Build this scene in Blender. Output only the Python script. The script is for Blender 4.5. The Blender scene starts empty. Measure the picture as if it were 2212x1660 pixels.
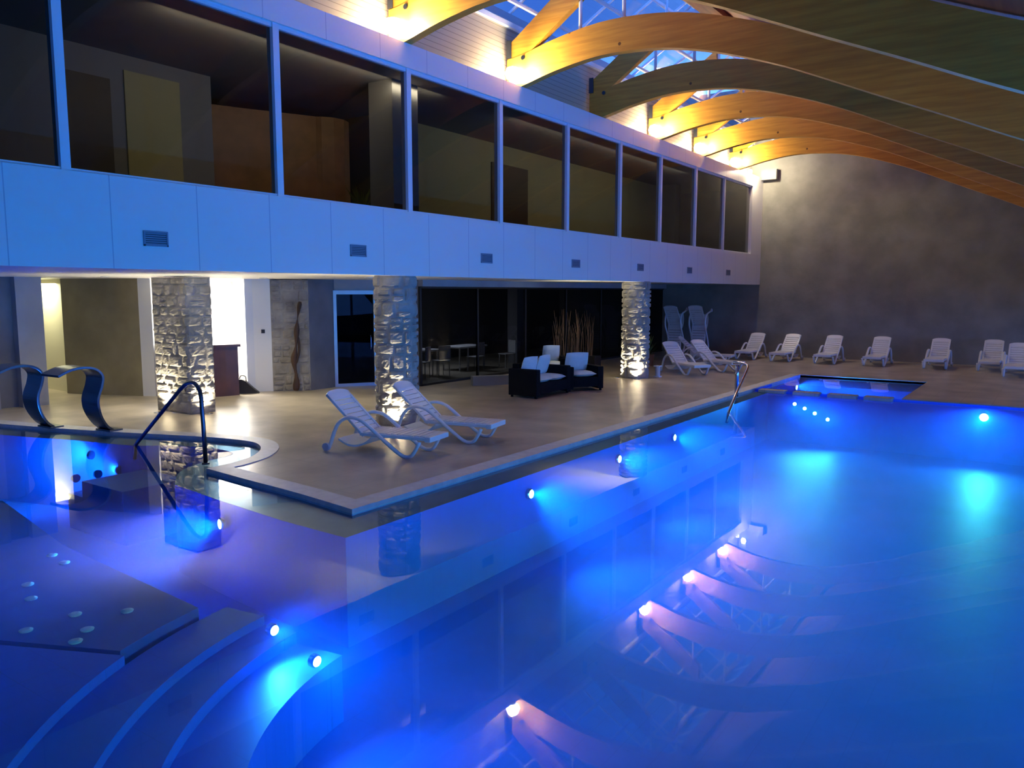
import bpy, bmesh, math, random
from mathutils import Vector, Matrix
from mathutils.geometry import tessellate_polygon
random.seed(7)
PI = math.pi
C = bpy.context.scene.collection
SC = bpy.context.scene

# ------------------------------------------------------------------ camera
cam_d = bpy.data.cameras.new('camera')
cam = bpy.data.objects.new('camera', cam_d)
C.objects.link(cam)
SC.camera = cam
YAW, PITCH = math.radians(34.773), math.radians(-6.632)
cam.location = (0, 0, 2.4)
cam.rotation_euler = (PI / 2 + PITCH, 0, YAW)
cam_d.sensor_width = 36
cam_d.lens = 36 * 1703.07 / 2212
cam_d.clip_end = 200
# ------------------------------------------------------------------ view / world
SC.view_settings.view_transform = 'Standard'
SC.view_settings.look = 'None'
SC.view_settings.gamma = 1
SC.view_settings.use_curve_mapping = False
SC.view_settings.exposure = 1.58
w = bpy.data.worlds.new('dusk_sky')
SC.world = w
w.use_nodes = True
wn = w.node_tree.nodes
wl = w.node_tree.links
bg = wn['Background']
tc = wn.new('ShaderNodeTexCoord'); nz = wn.new('ShaderNodeTexNoise'); rp = wn.new('ShaderNodeValToRGB')
nz.inputs['Scale'].default_value = 2.2
nz.inputs['Detail'].default_value = 4
wl.new(tc.outputs['Generated'], nz.inputs['Vector'])
wl.new(nz.outputs['Fac'], rp.inputs['Fac'])
rp.color_ramp.elements[0].position = .35; rp.color_ramp.elements[0].color = (.02, .075, .36, 1)
rp.color_ramp.elements[1].position = .7; rp.color_ramp.elements[1].color = (.06, .18, .55, 1)
# dusk: sky brightest at the horizon, boosted there for blue fill through right glazing
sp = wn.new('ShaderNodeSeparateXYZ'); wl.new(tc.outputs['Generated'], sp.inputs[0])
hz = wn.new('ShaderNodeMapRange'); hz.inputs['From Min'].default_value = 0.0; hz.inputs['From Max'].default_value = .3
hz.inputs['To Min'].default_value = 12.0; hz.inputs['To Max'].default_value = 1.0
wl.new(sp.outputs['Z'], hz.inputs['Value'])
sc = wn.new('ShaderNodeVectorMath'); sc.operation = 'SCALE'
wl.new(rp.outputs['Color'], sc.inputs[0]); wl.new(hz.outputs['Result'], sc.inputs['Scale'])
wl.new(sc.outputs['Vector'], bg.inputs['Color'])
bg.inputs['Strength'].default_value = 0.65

# light levels
L_POOL = 380.0      # underwater wall lamps
L_FOOT = 150.0       # lamps at the arch feet
L_UP = 60.0         # floor uplights at the stone columns


def light(name, kind, loc, energy, color, parent=None, size=.1, target=None, spot=None, blend=.5, size_y=None, spread=None):
    d = bpy.data.lights.new(name, kind)
    d.energy = energy
    d.color = color
    if kind == 'AREA':
        d.size = size
        if size_y:
            d.shape = 'RECTANGLE'; d.size_y = size_y
        if spread:
            d.spread = spread
    else:
        d.shadow_soft_size = size
    if kind == 'SPOT':
        d.spot_size = spot; d.spot_blend = blend
    o = bpy.data.objects.new(name, d)
    C.objects.link(o)
    if parent:
        o.parent = parent
        o.location = Vector(loc) - parent.location
    else:
        o.location = loc
    if target is not None:
        o.rotation_euler = (Vector(target) - Vector(loc)).to_track_quat('-Z', 'Y').to_euler()
    return o


# dim lamps of the upper lounge, the reception and the corridor
light('upper_lounge_light', 'AREA', (-10.3, 9.5, 6.15), 12, (1, .86, .55), size=6, size_y=.15, target=(-13, 9.5, 5))
light('upper_corridor_light', 'AREA', (-10.3, 20, 6.15), 12, (1, .9, .66), size=10, size_y=.15, target=(-12.5, 20, 5))
light('reception_light', 'AREA', (-18.2, 12.2, 2.66), 190, (1, .97, .9), size=1.8, size_y=1.8, target=(-18.2, 12.2, 0))
light('corridor_light', 'AREA', (-20.5, 9.2, 2.62), 20, (1, .95, .62), size=1.0, size_y=.8, target=(-20.5, 9.2, 0))
light('dark_lounge_light', 'AREA', (-15.8, 18.5, 2.6), 22, (.8, .85, 1), size=1.0, target=(-16.5, 18.5, 0))


# ------------------------------------------------------------------ materials
MATS = {}


def mat(name, color, rough=.6, metal=0., spec=.5, noise=None, bump=None, emit=None, estr=0):
    """noise=(scale, amount, detail) modulates value; bump=(scale, strength)"""
    m = bpy.data.materials.new(name)
    m.use_nodes = True
    nt = m.node_tree; n = nt.nodes; l = nt.links
    b = n['Principled BSDF']
    b.inputs['Base Color'].default_value = (*color, 1)
    b.inputs['Roughness'].default_value = rough
    b.inputs['Metallic'].default_value = metal
    b.inputs['Specular IOR Level'].default_value = spec
    if noise or bump:
        t = n.new('ShaderNodeTexCoord')
    if noise:
        nn = n.new('ShaderNodeTexNoise'); nn.inputs['Scale'].default_value = noise[0]
        nn.inputs['Detail'].default_value = noise[2] if len(noise) > 2 else 3
        l.new(t.outputs['Object'], nn.inputs['Vector'])
        mr = n.new('ShaderNodeMapRange')
        mr.inputs['From Min'].default_value = .3; mr.inputs['From Max'].default_value = .7
        mr.inputs['To Min'].default_value = 1 - noise[1]; mr.inputs['To Max'].default_value = 1 + noise[1]
        l.new(nn.outputs['Fac'], mr.inputs['Value'])
        mx = n.new('ShaderNodeMix'); mx.data_type = 'RGBA'; mx.blend_type = 'MULTIPLY'
        mx.inputs['Factor'].default_value = 1
        mx.inputs['A'].default_value = (*color, 1)
        l.new(mr.outputs['Result'], mx.inputs['B'])
        l.new(mx.outputs['Result'], b.inputs['Base Color'])
    if bump:
        bn = n.new('ShaderNodeTexNoise'); bn.inputs['Scale'].default_value = bump[0]; bn.inputs['Detail'].default_value = 4
        l.new(t.outputs['Object'], bn.inputs['Vector'])
        bp = n.new('ShaderNodeBump'); bp.inputs['Strength'].default_value = bump[1]; bp.inputs['Distance'].default_value = .02
        l.new(bn.outputs['Fac'], bp.inputs['Height']); l.new(bp.outputs['Normal'], b.inputs['Normal'])
    if emit:
        b.inputs['Emission Color'].default_value = (*emit, 1)
        b.inputs['Emission Strength'].default_value = estr
    MATS[name] = m
    return m


def math_node(n, l, op, a, bb=None):
    q = n.new('ShaderNodeMath'); q.operation = op
    for i, v in enumerate((a, bb)):
        if v is None: continue
        if isinstance(v, (int, float)): q.inputs[i].default_value = v
        else: l.new(v, q.inputs[i])
    return q.outputs[0]


def lines_mat(name, color, line_color, axis, period, offset, width, rough=.5, second=None, noise=None, bump=0):
    """flat finish with thin seams every `period` along an axis (0,1,2) of object space"""
    m = mat(name, color, rough, noise=noise)
    n = m.node_tree.nodes; l = m.node_tree.links; b = n['Principled BSDF']
    t = n.new('ShaderNodeTexCoord'); s = n.new('ShaderNodeSeparateXYZ'); l.new(t.outputs['Object'], s.inputs[0])

    def seam(ax, per, off, wd):
        v = math_node(n, l, 'DIVIDE', math_node(n, l, 'SUBTRACT', s.outputs[ax], off), per)
        f = math_node(n, l, 'FRACT', v)
        return math_node(n, l, 'LESS_THAN', f, wd / per)
    f = seam(axis, period, offset, width)
    if second:
        f = math_node(n, l, 'MAXIMUM', f, seam(*second))
    mx = n.new('ShaderNodeMix'); mx.data_type = 'RGBA'
    src = b.inputs['Base Color'].links[0].from_socket if b.inputs['Base Color'].links else None
    l.new(f, mx.inputs['Factor'])
    if src: l.new(src, mx.inputs['A'])
    else: mx.inputs['A'].default_value = (*color, 1)
    mx.inputs['B'].default_value = (*line_color, 1)
    l.new(mx.outputs['Result'], b.inputs['Base Color'])
    return m


white_panel = lines_mat('white_panel', (.76, .76, .74), (.5, .5, .54), 1, 1.17, 4.02, .014, .45)
siding = lines_mat('siding', (.38, .34, .27), (.2, .18, .14), 2, .105, 0, .012, .5)
white_paint = mat('white_paint', (.8, .8, .78), .55)
white_metal = mat('white_metal', (.75, .77, .8), .4)
grey_metal = mat('grey_metal', (.35, .37, .42), .35, .6)
deck_tile = lines_mat('deck_tile', (.44, .38, .30), (.29, .25, .19), 0, .6, .1, .008, .3, second=(1, .9, .2, .008), noise=(1.3, .28, 6))
coping_mat = mat('coping_mat', (.55, .56, .6), .45, noise=(8, .1))
ledge_mat = mat('ledge_mat', (.13, .15, .19), .3, noise=(3, .3, 5))
pool_tile = lines_mat('pool_tile', (.04, .16, .85), (.03, .13, .75), 0, .3, 0, .006, .5, second=(1, .3, 0, .006), noise=(.8, .12, 3))
bench_tile = mat('bench_tile', (.035, .11, .5), .5, noise=(1.5, .2))
concrete = mat('concrete', (.23, .225, .20), .8, noise=(1.3, .2, 8), bump=(6, .4))
taupe = mat('taupe', (.31, .27, .16), .75, noise=(1.4, .2, 5))
grey_wall = mat('grey_wall', (.30, .31, .35), .8, noise=(1.2, .12, 4))
slate_wall = mat('slate_wall', (.16, .16, .18), .75, noise=(1.6, .2, 5))
olive_wall = mat('olive_wall', (.42, .38, .22), .8)
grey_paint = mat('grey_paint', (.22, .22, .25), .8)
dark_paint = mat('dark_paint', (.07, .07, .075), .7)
dark_door = mat('dark_door', (.04, .03, .03), .5)
warm_wood_panel = mat('warm_wood_panel', (.30, .13, .05), .45, noise=(3, .2))
desk_wood = mat('desk_wood', (.09, .032, .014), .35, noise=(2.5, .25))
wicker = mat('wicker', (.006, .006, .009), .85, spec=.15, bump=(60, .8))
cushion = mat('cushion', (.66, .72, .74), .8, noise=(6, .05))
resin = mat('resin', (.72, .73, .76), .35)
resin_wheel = mat('resin_wheel', (.5, .5, .55), .4)
steel = mat('steel', (.55, .57, .62), .18, 1.)
steel_dark = mat('steel_dark', (.10, .12, .17), .32, 1.)
lamp_glow = mat('lamp_glow', (1, 1, 1), .5, emit=(1, .86, .62), estr=28)
uplight_glow = mat('uplight_glow', (1, 1, 1), .5, emit=(1, .92, .7), estr=45)
pool_glow = mat('pool_glow', (1, 1, 1), .5, emit=(.10, .34, 1), estr=60)
black_plastic = mat('black_plastic', (.01, .01, .012), .5)
green_mat = mat('green_mat', (.22, .45, .2), .5)
red_mat = mat('red_mat', (.8, .12, .07), .5)
leaf_mat = mat('leaf_mat', (.10, .14, .04), .6)
reed_mat = mat('reed_mat', (.20, .11, .05), .7)
grass_mat = mat('grass_mat', (.03, .05, .02), .9)
terracotta = mat('terracotta', (.22, .09, .04), .7)
sculpt_wood = mat('sculpt_wood', (.06, .028, .014), .6, noise=(5, .3))
vent_mat = mat('vent_mat', (.22, .25, .32), .5)
stone_mat = mat('stone_mat', (.30, .28, .26), .8, noise=(2.6, .3, 6), bump=(18, .5))
table_white = mat('table_white', (.6, .6, .62), .5)


def wood(name, c1, c2, scale=(1, 14, 14), knots=True):
    m = bpy.data.materials.new(name); m.use_nodes = True
    n = m.node_tree.nodes; l = m.node_tree.links; b = n['Principled BSDF']
    t = n.new('ShaderNodeTexCoord'); mp = n.new('ShaderNodeMapping'); mp.inputs['Scale'].default_value = scale
    l.new(t.outputs['Object'], mp.inputs['Vector'])
    nn = n.new('ShaderNodeTexNoise'); nn.inputs['Scale'].default_value = 1.2; nn.inputs['Detail'].default_value = 5
    l.new(mp.outputs['Vector'], nn.inputs['Vector'])
    r = n.new('ShaderNodeValToRGB'); r.color_ramp.elements[0].position = .35; r.color_ramp.elements[1].position = .68
    r.color_ramp.elements[0].color = (*c1, 1); r.color_ramp.elements[1].color = (*c2, 1)
    l.new(nn.outputs['Fac'], r.inputs['Fac'])
    col = r.outputs['Color']
    if knots:
        v = n.new('ShaderNodeTexVoronoi'); v.inputs['Scale'].default_value = 1.7
        l.new(t.outputs['Object'], v.inputs['Vector'])
        k = math_node(n, l, 'LESS_THAN', v.outputs['Distance'], .055)
        mx = n.new('ShaderNodeMix'); mx.data_type = 'RGBA'; l.new(k, mx.inputs['Factor'])
        l.new(col, mx.inputs['A']); mx.inputs['B'].default_value = (c1[0] * .3, c1[1] * .25, c1[2] * .2, 1)
        col = mx.outputs['Result']
    l.new(col, b.inputs['Base Color'])
    b.inputs['Roughness'].default_value = .5
    return m


glulam = wood('glulam', (.52, .22, .02), (.68, .325, .035))
deck_wood = wood('deck_wood', (.34, .105, .035), (.46, .16, .05), (14, 1, 14), False)


def thin_glass(name, tint, rough=0., fac=None, ior=1.45):
    m = bpy.data.materials.new(name); m.use_nodes = True
    n = m.node_tree.nodes; l = m.node_tree.links
    n.remove(n['Principled BSDF'])
    tr = n.new('ShaderNodeBsdfTransparent'); tr.inputs['Color'].default_value = (*tint, 1)
    gl = n.new('ShaderNodeBsdfGlossy'); gl.inputs['Roughness'].default_value = rough
    fr = n.new('ShaderNodeFresnel'); fr.inputs['IOR'].default_value = ior
    mx = n.new('ShaderNodeMixShader')
    ge = n.new('ShaderNodeNewGeometry')
    # only the outer face reflects; the thin inner face would otherwise give total internal reflection
    fo = math_node(n, l, 'MULTIPLY', fr.outputs[0], math_node(n, l, 'SUBTRACT', 1, ge.outputs['Backfacing']))
    l.new(fo, mx.inputs[0]); l.new(tr.outputs[0], mx.inputs[1]); l.new(gl.outputs[0], mx.inputs[2])
    l.new(mx.outputs[0], n['Material Output'].inputs['Surface'])
    return m


pane_glass = thin_glass('pane_glass', (.62, .62, .6))
dark_glass = thin_glass('dark_glass', (.42, .44, .46), ior=1.16)
sky_glass = thin_glass('sky_glass', (.9, .92, .95), ior=1.2)
water_mat = thin_glass('water_mat', (.6, .82, 1), rough=.012, ior=1.33)
_n = water_mat.node_tree.nodes; _l = water_mat.node_tree.links
_t = _n.new('ShaderNodeTexCoord'); _w = _n.new('ShaderNodeTexNoise'); _w.inputs['Scale'].default_value = .8; _w.inputs['Detail'].default_value = 2
_b = _n.new('ShaderNodeBump'); _b.inputs['Strength'].default_value = .05; _b.inputs['Distance'].default_value = .02
_l.new(_t.outputs['Object'], _w.inputs['Vector']); _l.new(_w.outputs['Fac'], _b.inputs['Height'])
for q in _n:
    if q.type in ('BSDF_GLOSSY',): _l.new(_b.outputs['Normal'], q.inputs['Normal'])
WATER_SCATTER = 0.19
_vs = _n.new('ShaderNodeVolumeScatter'); _vs.inputs['Color'].default_value = (.02, .24, 1, 1)
_vs.inputs['Density'].default_value = WATER_SCATTER; _vs.inputs['Anisotropy'].default_value = .3
_l.new(_vs.outputs[0], _n['Material Output'].inputs['Volume'])


# ------------------------------------------------------------------ mesh helpers
class MB:
    def __init__(self):
        self.v = []; self.f = []

    def add(self, vs, fs):
        k = len(self.v)
        self.v += [tuple(p) for p in vs]
        self.f += [tuple(i + k for i in f) for f in fs]
        return self

    def box(self, a, b):
        x0, y0, z0 = a; x1, y1, z1 = b
        return self.add([(x0, y0, z0), (x1, y0, z0), (x1, y1, z0), (x0, y1, z0), (x0, y0, z1), (x1, y0, z1), (x1, y1, z1), (x0, y1, z1)],
                        [(0, 3, 2, 1), (4, 5, 6, 7), (0, 1, 5, 4), (1, 2, 6, 5), (2, 3, 7, 6), (3, 0, 4, 7)])

    def prism(self, poly, lo, hi, axis=2):
        """polygon extruded along an axis; poly in the two other axes (in x,y,z order)"""
        n = len(poly)

        def P(p, h):
            if axis == 2: return (p[0], p[1], h)
            if axis == 1: return (p[0], h, p[1])
            return (h, p[0], p[1])
        vs = [P(p, lo) for p in poly] + [P(p, hi) for p in poly]
        tris = tessellate_polygon([[Vector((p[0], p[1], 0)) for p in poly]])
        fs = [tuple(t) for t in tris] + [tuple(i + n for i in reversed(t)) for t in tris]
        fs += [(i, (i + 1) % n, (i + 1) % n + n, i + n) for i in range(n)]
        return self.add(vs, fs)

    def flat(self, poly, z):
        tris = tessellate_polygon([[Vector((p[0], p[1], 0)) for p in poly]])
        return self.add([(p[0], p[1], z) for p in poly], [tuple(t) for t in tris])

    def tube(self, path, r, seg=10, cap=True, sec=None):
        path = [Vector(p) for p in path]
        rs = r if isinstance(r, (list, tuple)) else [r] * len(path)
        if sec is None:
            sec = [(math.cos(2 * PI * i / seg), math.sin(2 * PI * i / seg)) for i in range(seg)]
        seg = len(sec)
        up = None; vs = []; n = len(path)
        for i, p in enumerate(path):
            t = (path[min(i + 1, n - 1)] - path[max(i - 1, 0)]).normalized()
            if up is None:
                up = Vector((0, 0, 1)) if abs(t.z) < .9 else Vector((0, 1, 0))
            s = t.cross(up)
            if s.length < 1e-5: s = t.cross(Vector((1, 0, 0)))
            s.normalize(); u = s.cross(t).normalized(); up = u
            for a, b in sec: vs.append(p + (s * a + u * b) * rs[i])
        fs = []
        for i in range(n - 1):
            for j in range(seg):
                fs.append((i * seg + j, i * seg + (j + 1) % seg, (i + 1) * seg + (j + 1) % seg, (i + 1) * seg + j))
        if cap:
            fs.append(tuple(reversed(range(seg)))); fs.append(tuple(range((n - 1) * seg, n * seg)))
        return self.add(vs, fs)

    def lathe(self, prof, seg=24, c=(0, 0, 0)):
        vs = []; n = len(prof)
        for r, z in prof:
            for j in range(seg):
                a = 2 * PI * j / seg
                vs.append((c[0] + r * math.cos(a), c[1] + r * math.sin(a), c[2] + z))
        fs = [(i * seg + j, i * seg + (j + 1) % seg, (i + 1) * seg + (j + 1) % seg, (i + 1) * seg + j) for i in range(n - 1) for j in range(seg)]
        fs.append(tuple(reversed(range(seg)))); fs.append(tuple(range((n - 1) * seg, n * seg)))
        return self.add(vs, fs)

    def build(self, name, m, parent=None, smooth=False, bevel=0, sub=0):
        me = bpy.data.meshes.new(name)
        me.from_pydata(self.v, [], self.f)
        bm = bmesh.new(); bm.from_mesh(me)
        bmesh.ops.recalc_face_normals(bm, faces=bm.faces)
        bm.to_mesh(me); bm.free()
        me.materials.append(m)
        o = bpy.data.objects.new(name, me)
        C.objects.link(o)
        if smooth:
            me.polygons.foreach_set('use_smooth', [True] * len(me.polygons))
        if bevel:
            md = o.modifiers.new('bevel', 'BEVEL'); md.width = bevel; md.segments = 2; md.limit_method = 'ANGLE'
        if sub:
            md = o.modifiers.new('sub', 'SUBSURF'); md.levels = sub; md.render_levels = sub
        if parent is not None:
            o.parent = parent
        return o


def tag(o, label, cat, group=None, kind=None):
    o['label'] = label; o['category'] = cat
    if group: o['group'] = group
    if kind: o['kind'] = kind
    return o


def struct(o, label=None, cat=None):
    o['kind'] = 'structure'
    if label: o['label'] = label
    if cat: o['category'] = cat
    return o


def empty(name, loc=(0, 0, 0), rz=0.):
    o = bpy.data.objects.new(name, None); C.objects.link(o)
    o.location = loc; o.rotation_euler = (0, 0, rz)
    o.empty_display_size = .1
    return o


def copy_tree(o, parent=None):
    c = o.copy(); C.objects.link(c); c.parent = parent
    for ch in list(o.children):
        copy_tree(ch, c)
    return c


def smooth_path(pts, n=6):
    """Catmull-Rom through points (any dimension)"""
    P = [Vector(p) for p in pts]; out = []
    for i in range(len(P) - 1):
        p0 = P[max(i - 1, 0)]; p1 = P[i]; p2 = P[i + 1]; p3 = P[min(i + 2, len(P) - 1)]
        for k in range(n):
            t = k / n
            out.append(.5 * ((2 * p1) + (p2 - p0) * t + (2 * p0 - 5 * p1 + 4 * p2 - p3) * t * t + (3 * p1 - p0 - 3 * p2 + p3) * t ** 3))
    out.append(P[-1])
    return out


# ------------------------------------------------------------------ ground and pool
XL, XR, YN, YF = -24.0, 6.0, -5.0, 30.2
# deck-side edge of the coping: far left -> lobe -> cusp -> corner -> far end
lobe = smooth_path([(-24, 5.2), (-18.8, 6.1), (-16.35, 6.55), (-14.74, 6.95), (-13.28, 7.42), (-11.86, 7.93), (-11.0, 8.15), (-10.4, 8.14), (-9.84, 7.83), (-9.42, 7.33), (-9.25, 6.85), (-9.22, 6.56)], 6)
lobe = [(p.x, p.y) for p in lobe]
D = lobe + [(-8.56, 6.5), (-7.86, 6.45), (-7.3, 6.4), (-6.6, 6.31), (-6.55, 11), (-6.5, 17), (-6.45, 23.75)]
deck_poly = D + [(-2.85, 23.75), (-2.85, 19.62), (XR, 19.62), (XR, YF), (XL, YF)]
struct(MB().prism(deck_poly, -.3, 0).build('floor', deck_tile), 'beige stone deck around the pool', 'floor')


def offset(poly, d):
    out = []
    n = len(poly)
    for i, p in enumerate(poly):
        p = Vector(p)
        t1 = (p - Vector(poly[i - 1])).normalized() if i else None
        t2 = (Vector(poly[i + 1]) - p).normalized() if i < n - 1 else None
        if t1 is None: t1 = t2
        if t2 is None: t2 = t1
        n1 = Vector((t1.y, -t1.x)); n2 = Vector((t2.y, -t2.x))
        m = n1 + n2
        if m.length < .3:
            m = n1
        m.normalize(); k = 1 / max(.45, m.dot(n1))
        q = p + m * d * k
        out.append((q.x, q.y))
    return out


Ci = offset(D, .27)
k0 = len(lobe)
# tidy the tight curve at the tip of the lobe
cop = MB()
n = len(D)
vs = []
for a, b in zip(D, Ci):
    vs += [(a[0], a[1], .012), (b[0], b[1], .004), (b[0], b[1], -.14), (a[0], a[1], -.14)]
fs = []
for i in range(n - 1):
    for j in range(4):
        fs.append((i * 4 + j, i * 4 + (j + 1) % 4, (i + 1) * 4 + (j + 1) % 4, (i + 1) * 4 + j))
cop.add(vs, fs)
struct(cop.build('trim_1', coping_mat), 'pale stone coping strip round the pool edge', 'pool coping')
# edge of deep water (inner edge of the submerged ledge)
Wp = smooth_path([(-24, 4.6), (-18, 5.55), (-15.14, 6.07), (-13.46, 6.55), (-12.28, 6.85), (-11.75, 7.22), (-10.98, 7.45), (-10.44, 7.42), (-10.25, 7.2), (-10.2, 6.75), (-9.92, 6.2), (-9.29, 5.72)], 5)
Wp = [(p.x, p.y) for p in Wp] + [(-8.2, 5.58), (-6.84, 5.45), (-5.82, 5.42), (-5.82, 11), (-5.85, 19.6)]
ledge_poly = [(p[0], p[1]) for p in Ci[:-1]] + [(-6.2, 19.6)] + list(reversed(Wp))
struct(MB().prism(ledge_poly, -.078, -.075).build('pool_ledge', ledge_mat), 'dark wet overflow ledge just under the water', 'pool ledge')
ZF = -1.25


def wall_strip(mb, pts, z0, z1):
    k = len(mb.v); m = len(pts)
    vs = [(p[0], p[1], z0) for p in pts] + [(p[0], p[1], z1) for p in pts]
    mb.add(vs, [(i, i + 1, i + 1 + m, i + m) for i in range(m - 1)])


bas = MB()
wall_strip(bas, Wp, ZF, -.076)
wall_strip(bas, [(-5.85, 19.6), (XR, 19.6)], ZF, -.02)
wall_strip(bas, [(XR, 19.6), (XR, YN), (XL, YN), (XL, 4.6)], ZF, -.02)
bas.flat([(XL, YN), (XR, YN), (XR, 19.7), (XL, 19.7)], ZF)
struct(bas.build('pool_basin', pool_tile), 'blue tiled pool basin', 'pool basin')
# small pool beyond the far edge
fb = MB()
wall_strip(fb, [(-6.2, 19.66), (-2.85, 19.66), (-2.85, 23.75), (-6.2, 23.75), (-6.2, 19.66)], -.75, -.02)
fb.flat([(-6.2, 19.66), (-2.85, 19.66), (-2.85, 23.75), (-6.2, 23.75)], -.75)
struct(fb.build('small_pool_basin', pool_tile), 'small square pool basin beyond the far edge', 'pool basin')
# curved steps into the deep part
CX, CY = -2.1, 4.8


def ring(r0, r1, z0, z1, a0, a1, seg=40):
    vs = []
    for i in range(seg + 1):
        a = math.radians(a0 + (a1 - a0) * i / seg)
        for r, z in ((r0, z0), (r1, z0), (r1, z1), (r0, z1)):
            vs.append((CX + r * math.cos(a), CY + r * math.sin(a), z))
    fs = [(i * 4 + j, i * 4 + (j + 1) % 4, (i + 1) * 4 + (j + 1) % 4, (i + 1) * 4 + j) for i in range(seg) for j in range(4)]
    fs += [(0, 1, 2, 3), (seg * 4, seg * 4 + 1, seg * 4 + 2, seg * 4 + 3)]
    return vs, fs


st = empty('curved_pool_steps', (CX, CY, ZF))
radii = [(2.75, 3.25, -.66), (3.25, 3.62, -.56), (3.62, 4.08, -.48), (4.08, 5.6, -.40)]
for r0, r1, z in radii:
    o = MB().add(*ring(r0, r1, ZF, z, 205 if r1 > 5 else 188, 300)).build('step', pool_tile, st)
    o.matrix_parent_inverse = Matrix.Translation((-CX, -CY, -ZF))
tag(st, 'broad curved underwater steps fanning into the near left of the pool', 'pool steps')
# underwater massage bench with air jets
b = MB().prism([(-11.6, 4.62), (-8.93, 4.14), (-6.16, 3.96), (-6.05, 3.5), (-5.9, 3.1), (-7.3, 2.46), (-9.6, 2.2), (-13, 3.2)], ZF, -.40).build('massage_bench', bench_tile)
tag(b, 'dark submerged massage bench at the left of the pool', 'pool bench')
jets = [(-8.7, 3.9), (-8.35, 3.86), (-8.0, 3.35), (-7.6, 3.2), (-6.9, 3.25), (-6.5, 3.15), (-6.6, 3.55), (-6.9, 2.85), (-7.5, 2.75), (-6.35, 2.98), (-8.2, 2.95)]
for i, (x, y) in enumerate(jets):
    j = MB().lathe([(.0, 0), (.05, 0), (.055, .012), (.03, .022), (.0, .022)], 12, (x, y, -.40)).build('jet', white_metal, b)
# three risers with lamps under the left handrail
sb = MB().box((-12.05, 5.9, ZF), (-10.9, 6.9, -.45))
sb.box((-12.5, 5.9, ZF), (-12.05, 6.9, -.7))
tag(sb.build('entry_steps', pool_tile), 'short submerged entry steps below the left handrail', 'pool steps')
# water
wat_poly = offset(D, .25)[:-1] + [(-6.22, 23.7), (-2.87, 23.7), (-2.87, 19.63), (XR - .01, 19.63), (XR - .01, YN + .01), (XL + .01, YN + .01), (XL + .01, 4.8)]
wb = MB().prism(wat_poly, -1.3, -.05).build('water', water_mat)
tag(wb, 'still blue lit water filling both pools', 'water', kind='stuff')
# stone slabs between the two pools
for i, (xa, xb) in enumerate(((-6.05, -5.42), (-5.22, -4.62), (-4.42, -3.78), (-3.62, -3.02))):
    o = MB().box((xa, 19.42, -.07), (xb, 19.72, 0.012)).build('divider_slab', deck_tile, bevel=.01)
    o['label'] = ['beige stone divider slab nearest the right handrail, between the two pools',
                  'beige divider slab second from the left between the pools',
                  'beige divider slab third from the left between the pools',
                  'rightmost beige divider slab between the large and the small pool'][i]
    o['category'] = 'stone slab'; o['group'] = 'stone slabs between the pools'

# ------------------------------------------------------------------ pool lamps
BLUE = (.02, .30, 1.0)


def pool_lamp(loc, d, energy, label, r=.055, spot=110, group='underwater pool lamps', streak=True):
    loc = Vector(loc); d = Vector(d).normalized()
    root = empty('pool_lamp', loc)
    q = d.to_track_quat('Z', 'Y').to_matrix().to_4x4()
    rim = MB().lathe([(r * 1.0, -.02), (r * 1.35, -.02), (r * 1.35, .02), (r * 1.05, .035), (r * 1.0, .02)], 20)
    o = rim.build('rim', steel, root, smooth=False); o.matrix_local = q
    lens = MB().lathe([(.001, -.01), (r, -.01), (r, .02), (r * .6, .034), (.001, .04)], 20)
    o = lens.build('lens', pool_glow, root, smooth=True); o.matrix_local = q
    light('lamp_light', 'SPOT', loc + d * .08, energy, BLUE, root, .06, target=loc + d + Vector((0, 0, -.02)), spot=math.radians(spot), blend=.9)
    tag(root, label, 'pool light', group)
    return root


pool_lamp((-5.80, 8.77, -.33), (1, 0, 0), L_POOL, 'underwater lamp on the deck side wall, nearest the deck corner')
pool_lamp((-5.81, 11.41, -.31), (1, 0, 0), L_POOL, 'underwater lamp on the deck side wall, the middle one of three')
pool_lamp((-5.82, 13.68, -.30), (1, 0, 0), L_POOL, 'underwater lamp on the deck side wall, closest to the right handrail')
for x, z, t in ((-5.2, -.30, 'topmost and leftmost'), (-4.96, -.39, 'second from the left'), (-4.72, -.49, 'third from the left'), (-4.42, -.61, 'lowest and rightmost')):
    pool_lamp((x, 19.56, z), (.45, -1, 0), L_POOL * .22, 'small underwater lamp in the descending row on the far wall, ' + t, r=.038, group='row of small lamps on the far wall')
pool_lamp((-1.22, 19.56, -.27), (0, -1, 0), L_POOL * 1.3, 'large bright underwater lamp alone on the far wall at right', r=.08)
pool_lamp((-6.1, 23.0, -.3), (1, -.1, 0), L_POOL * 1.4, 'underwater lamp in the left wall of the small far pool', r=.06)
pool_lamp((-7.99, 5.50, -.32), (-.25, -1, 0), L_POOL * .9, 'underwater lamp below the left ledge, between bench and deck corner')
pool_lamp((-12.92, 6.5, -.25), (-1, -.4, 0), L_POOL * .4, 'underwater lamp below the swan neck fountains')
for y, t in ((6.05, 'nearest'), (6.4, 'middle'), (6.75, 'farthest')):
    pool_lamp((-12.54, y, -.5), (-1, 0, 0), L_POOL * .18, t + ' of three step lamps under the left handrail', r=.05, group='step lamps below the left handrail')
pool_lamp((CX - 3.2, CY - .72, -.43 - .0), (1, .0, 0), L_POOL * .16, 'small lamp on the curved steps, the upper left one', r=.04, spot=150)
pool_lamp((CX - 2.68, CY - .72, -.56), (1, 0, 0), L_POOL * .13, 'small lamp on the curved steps, the lower right one', r=.04, spot=150)
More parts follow.
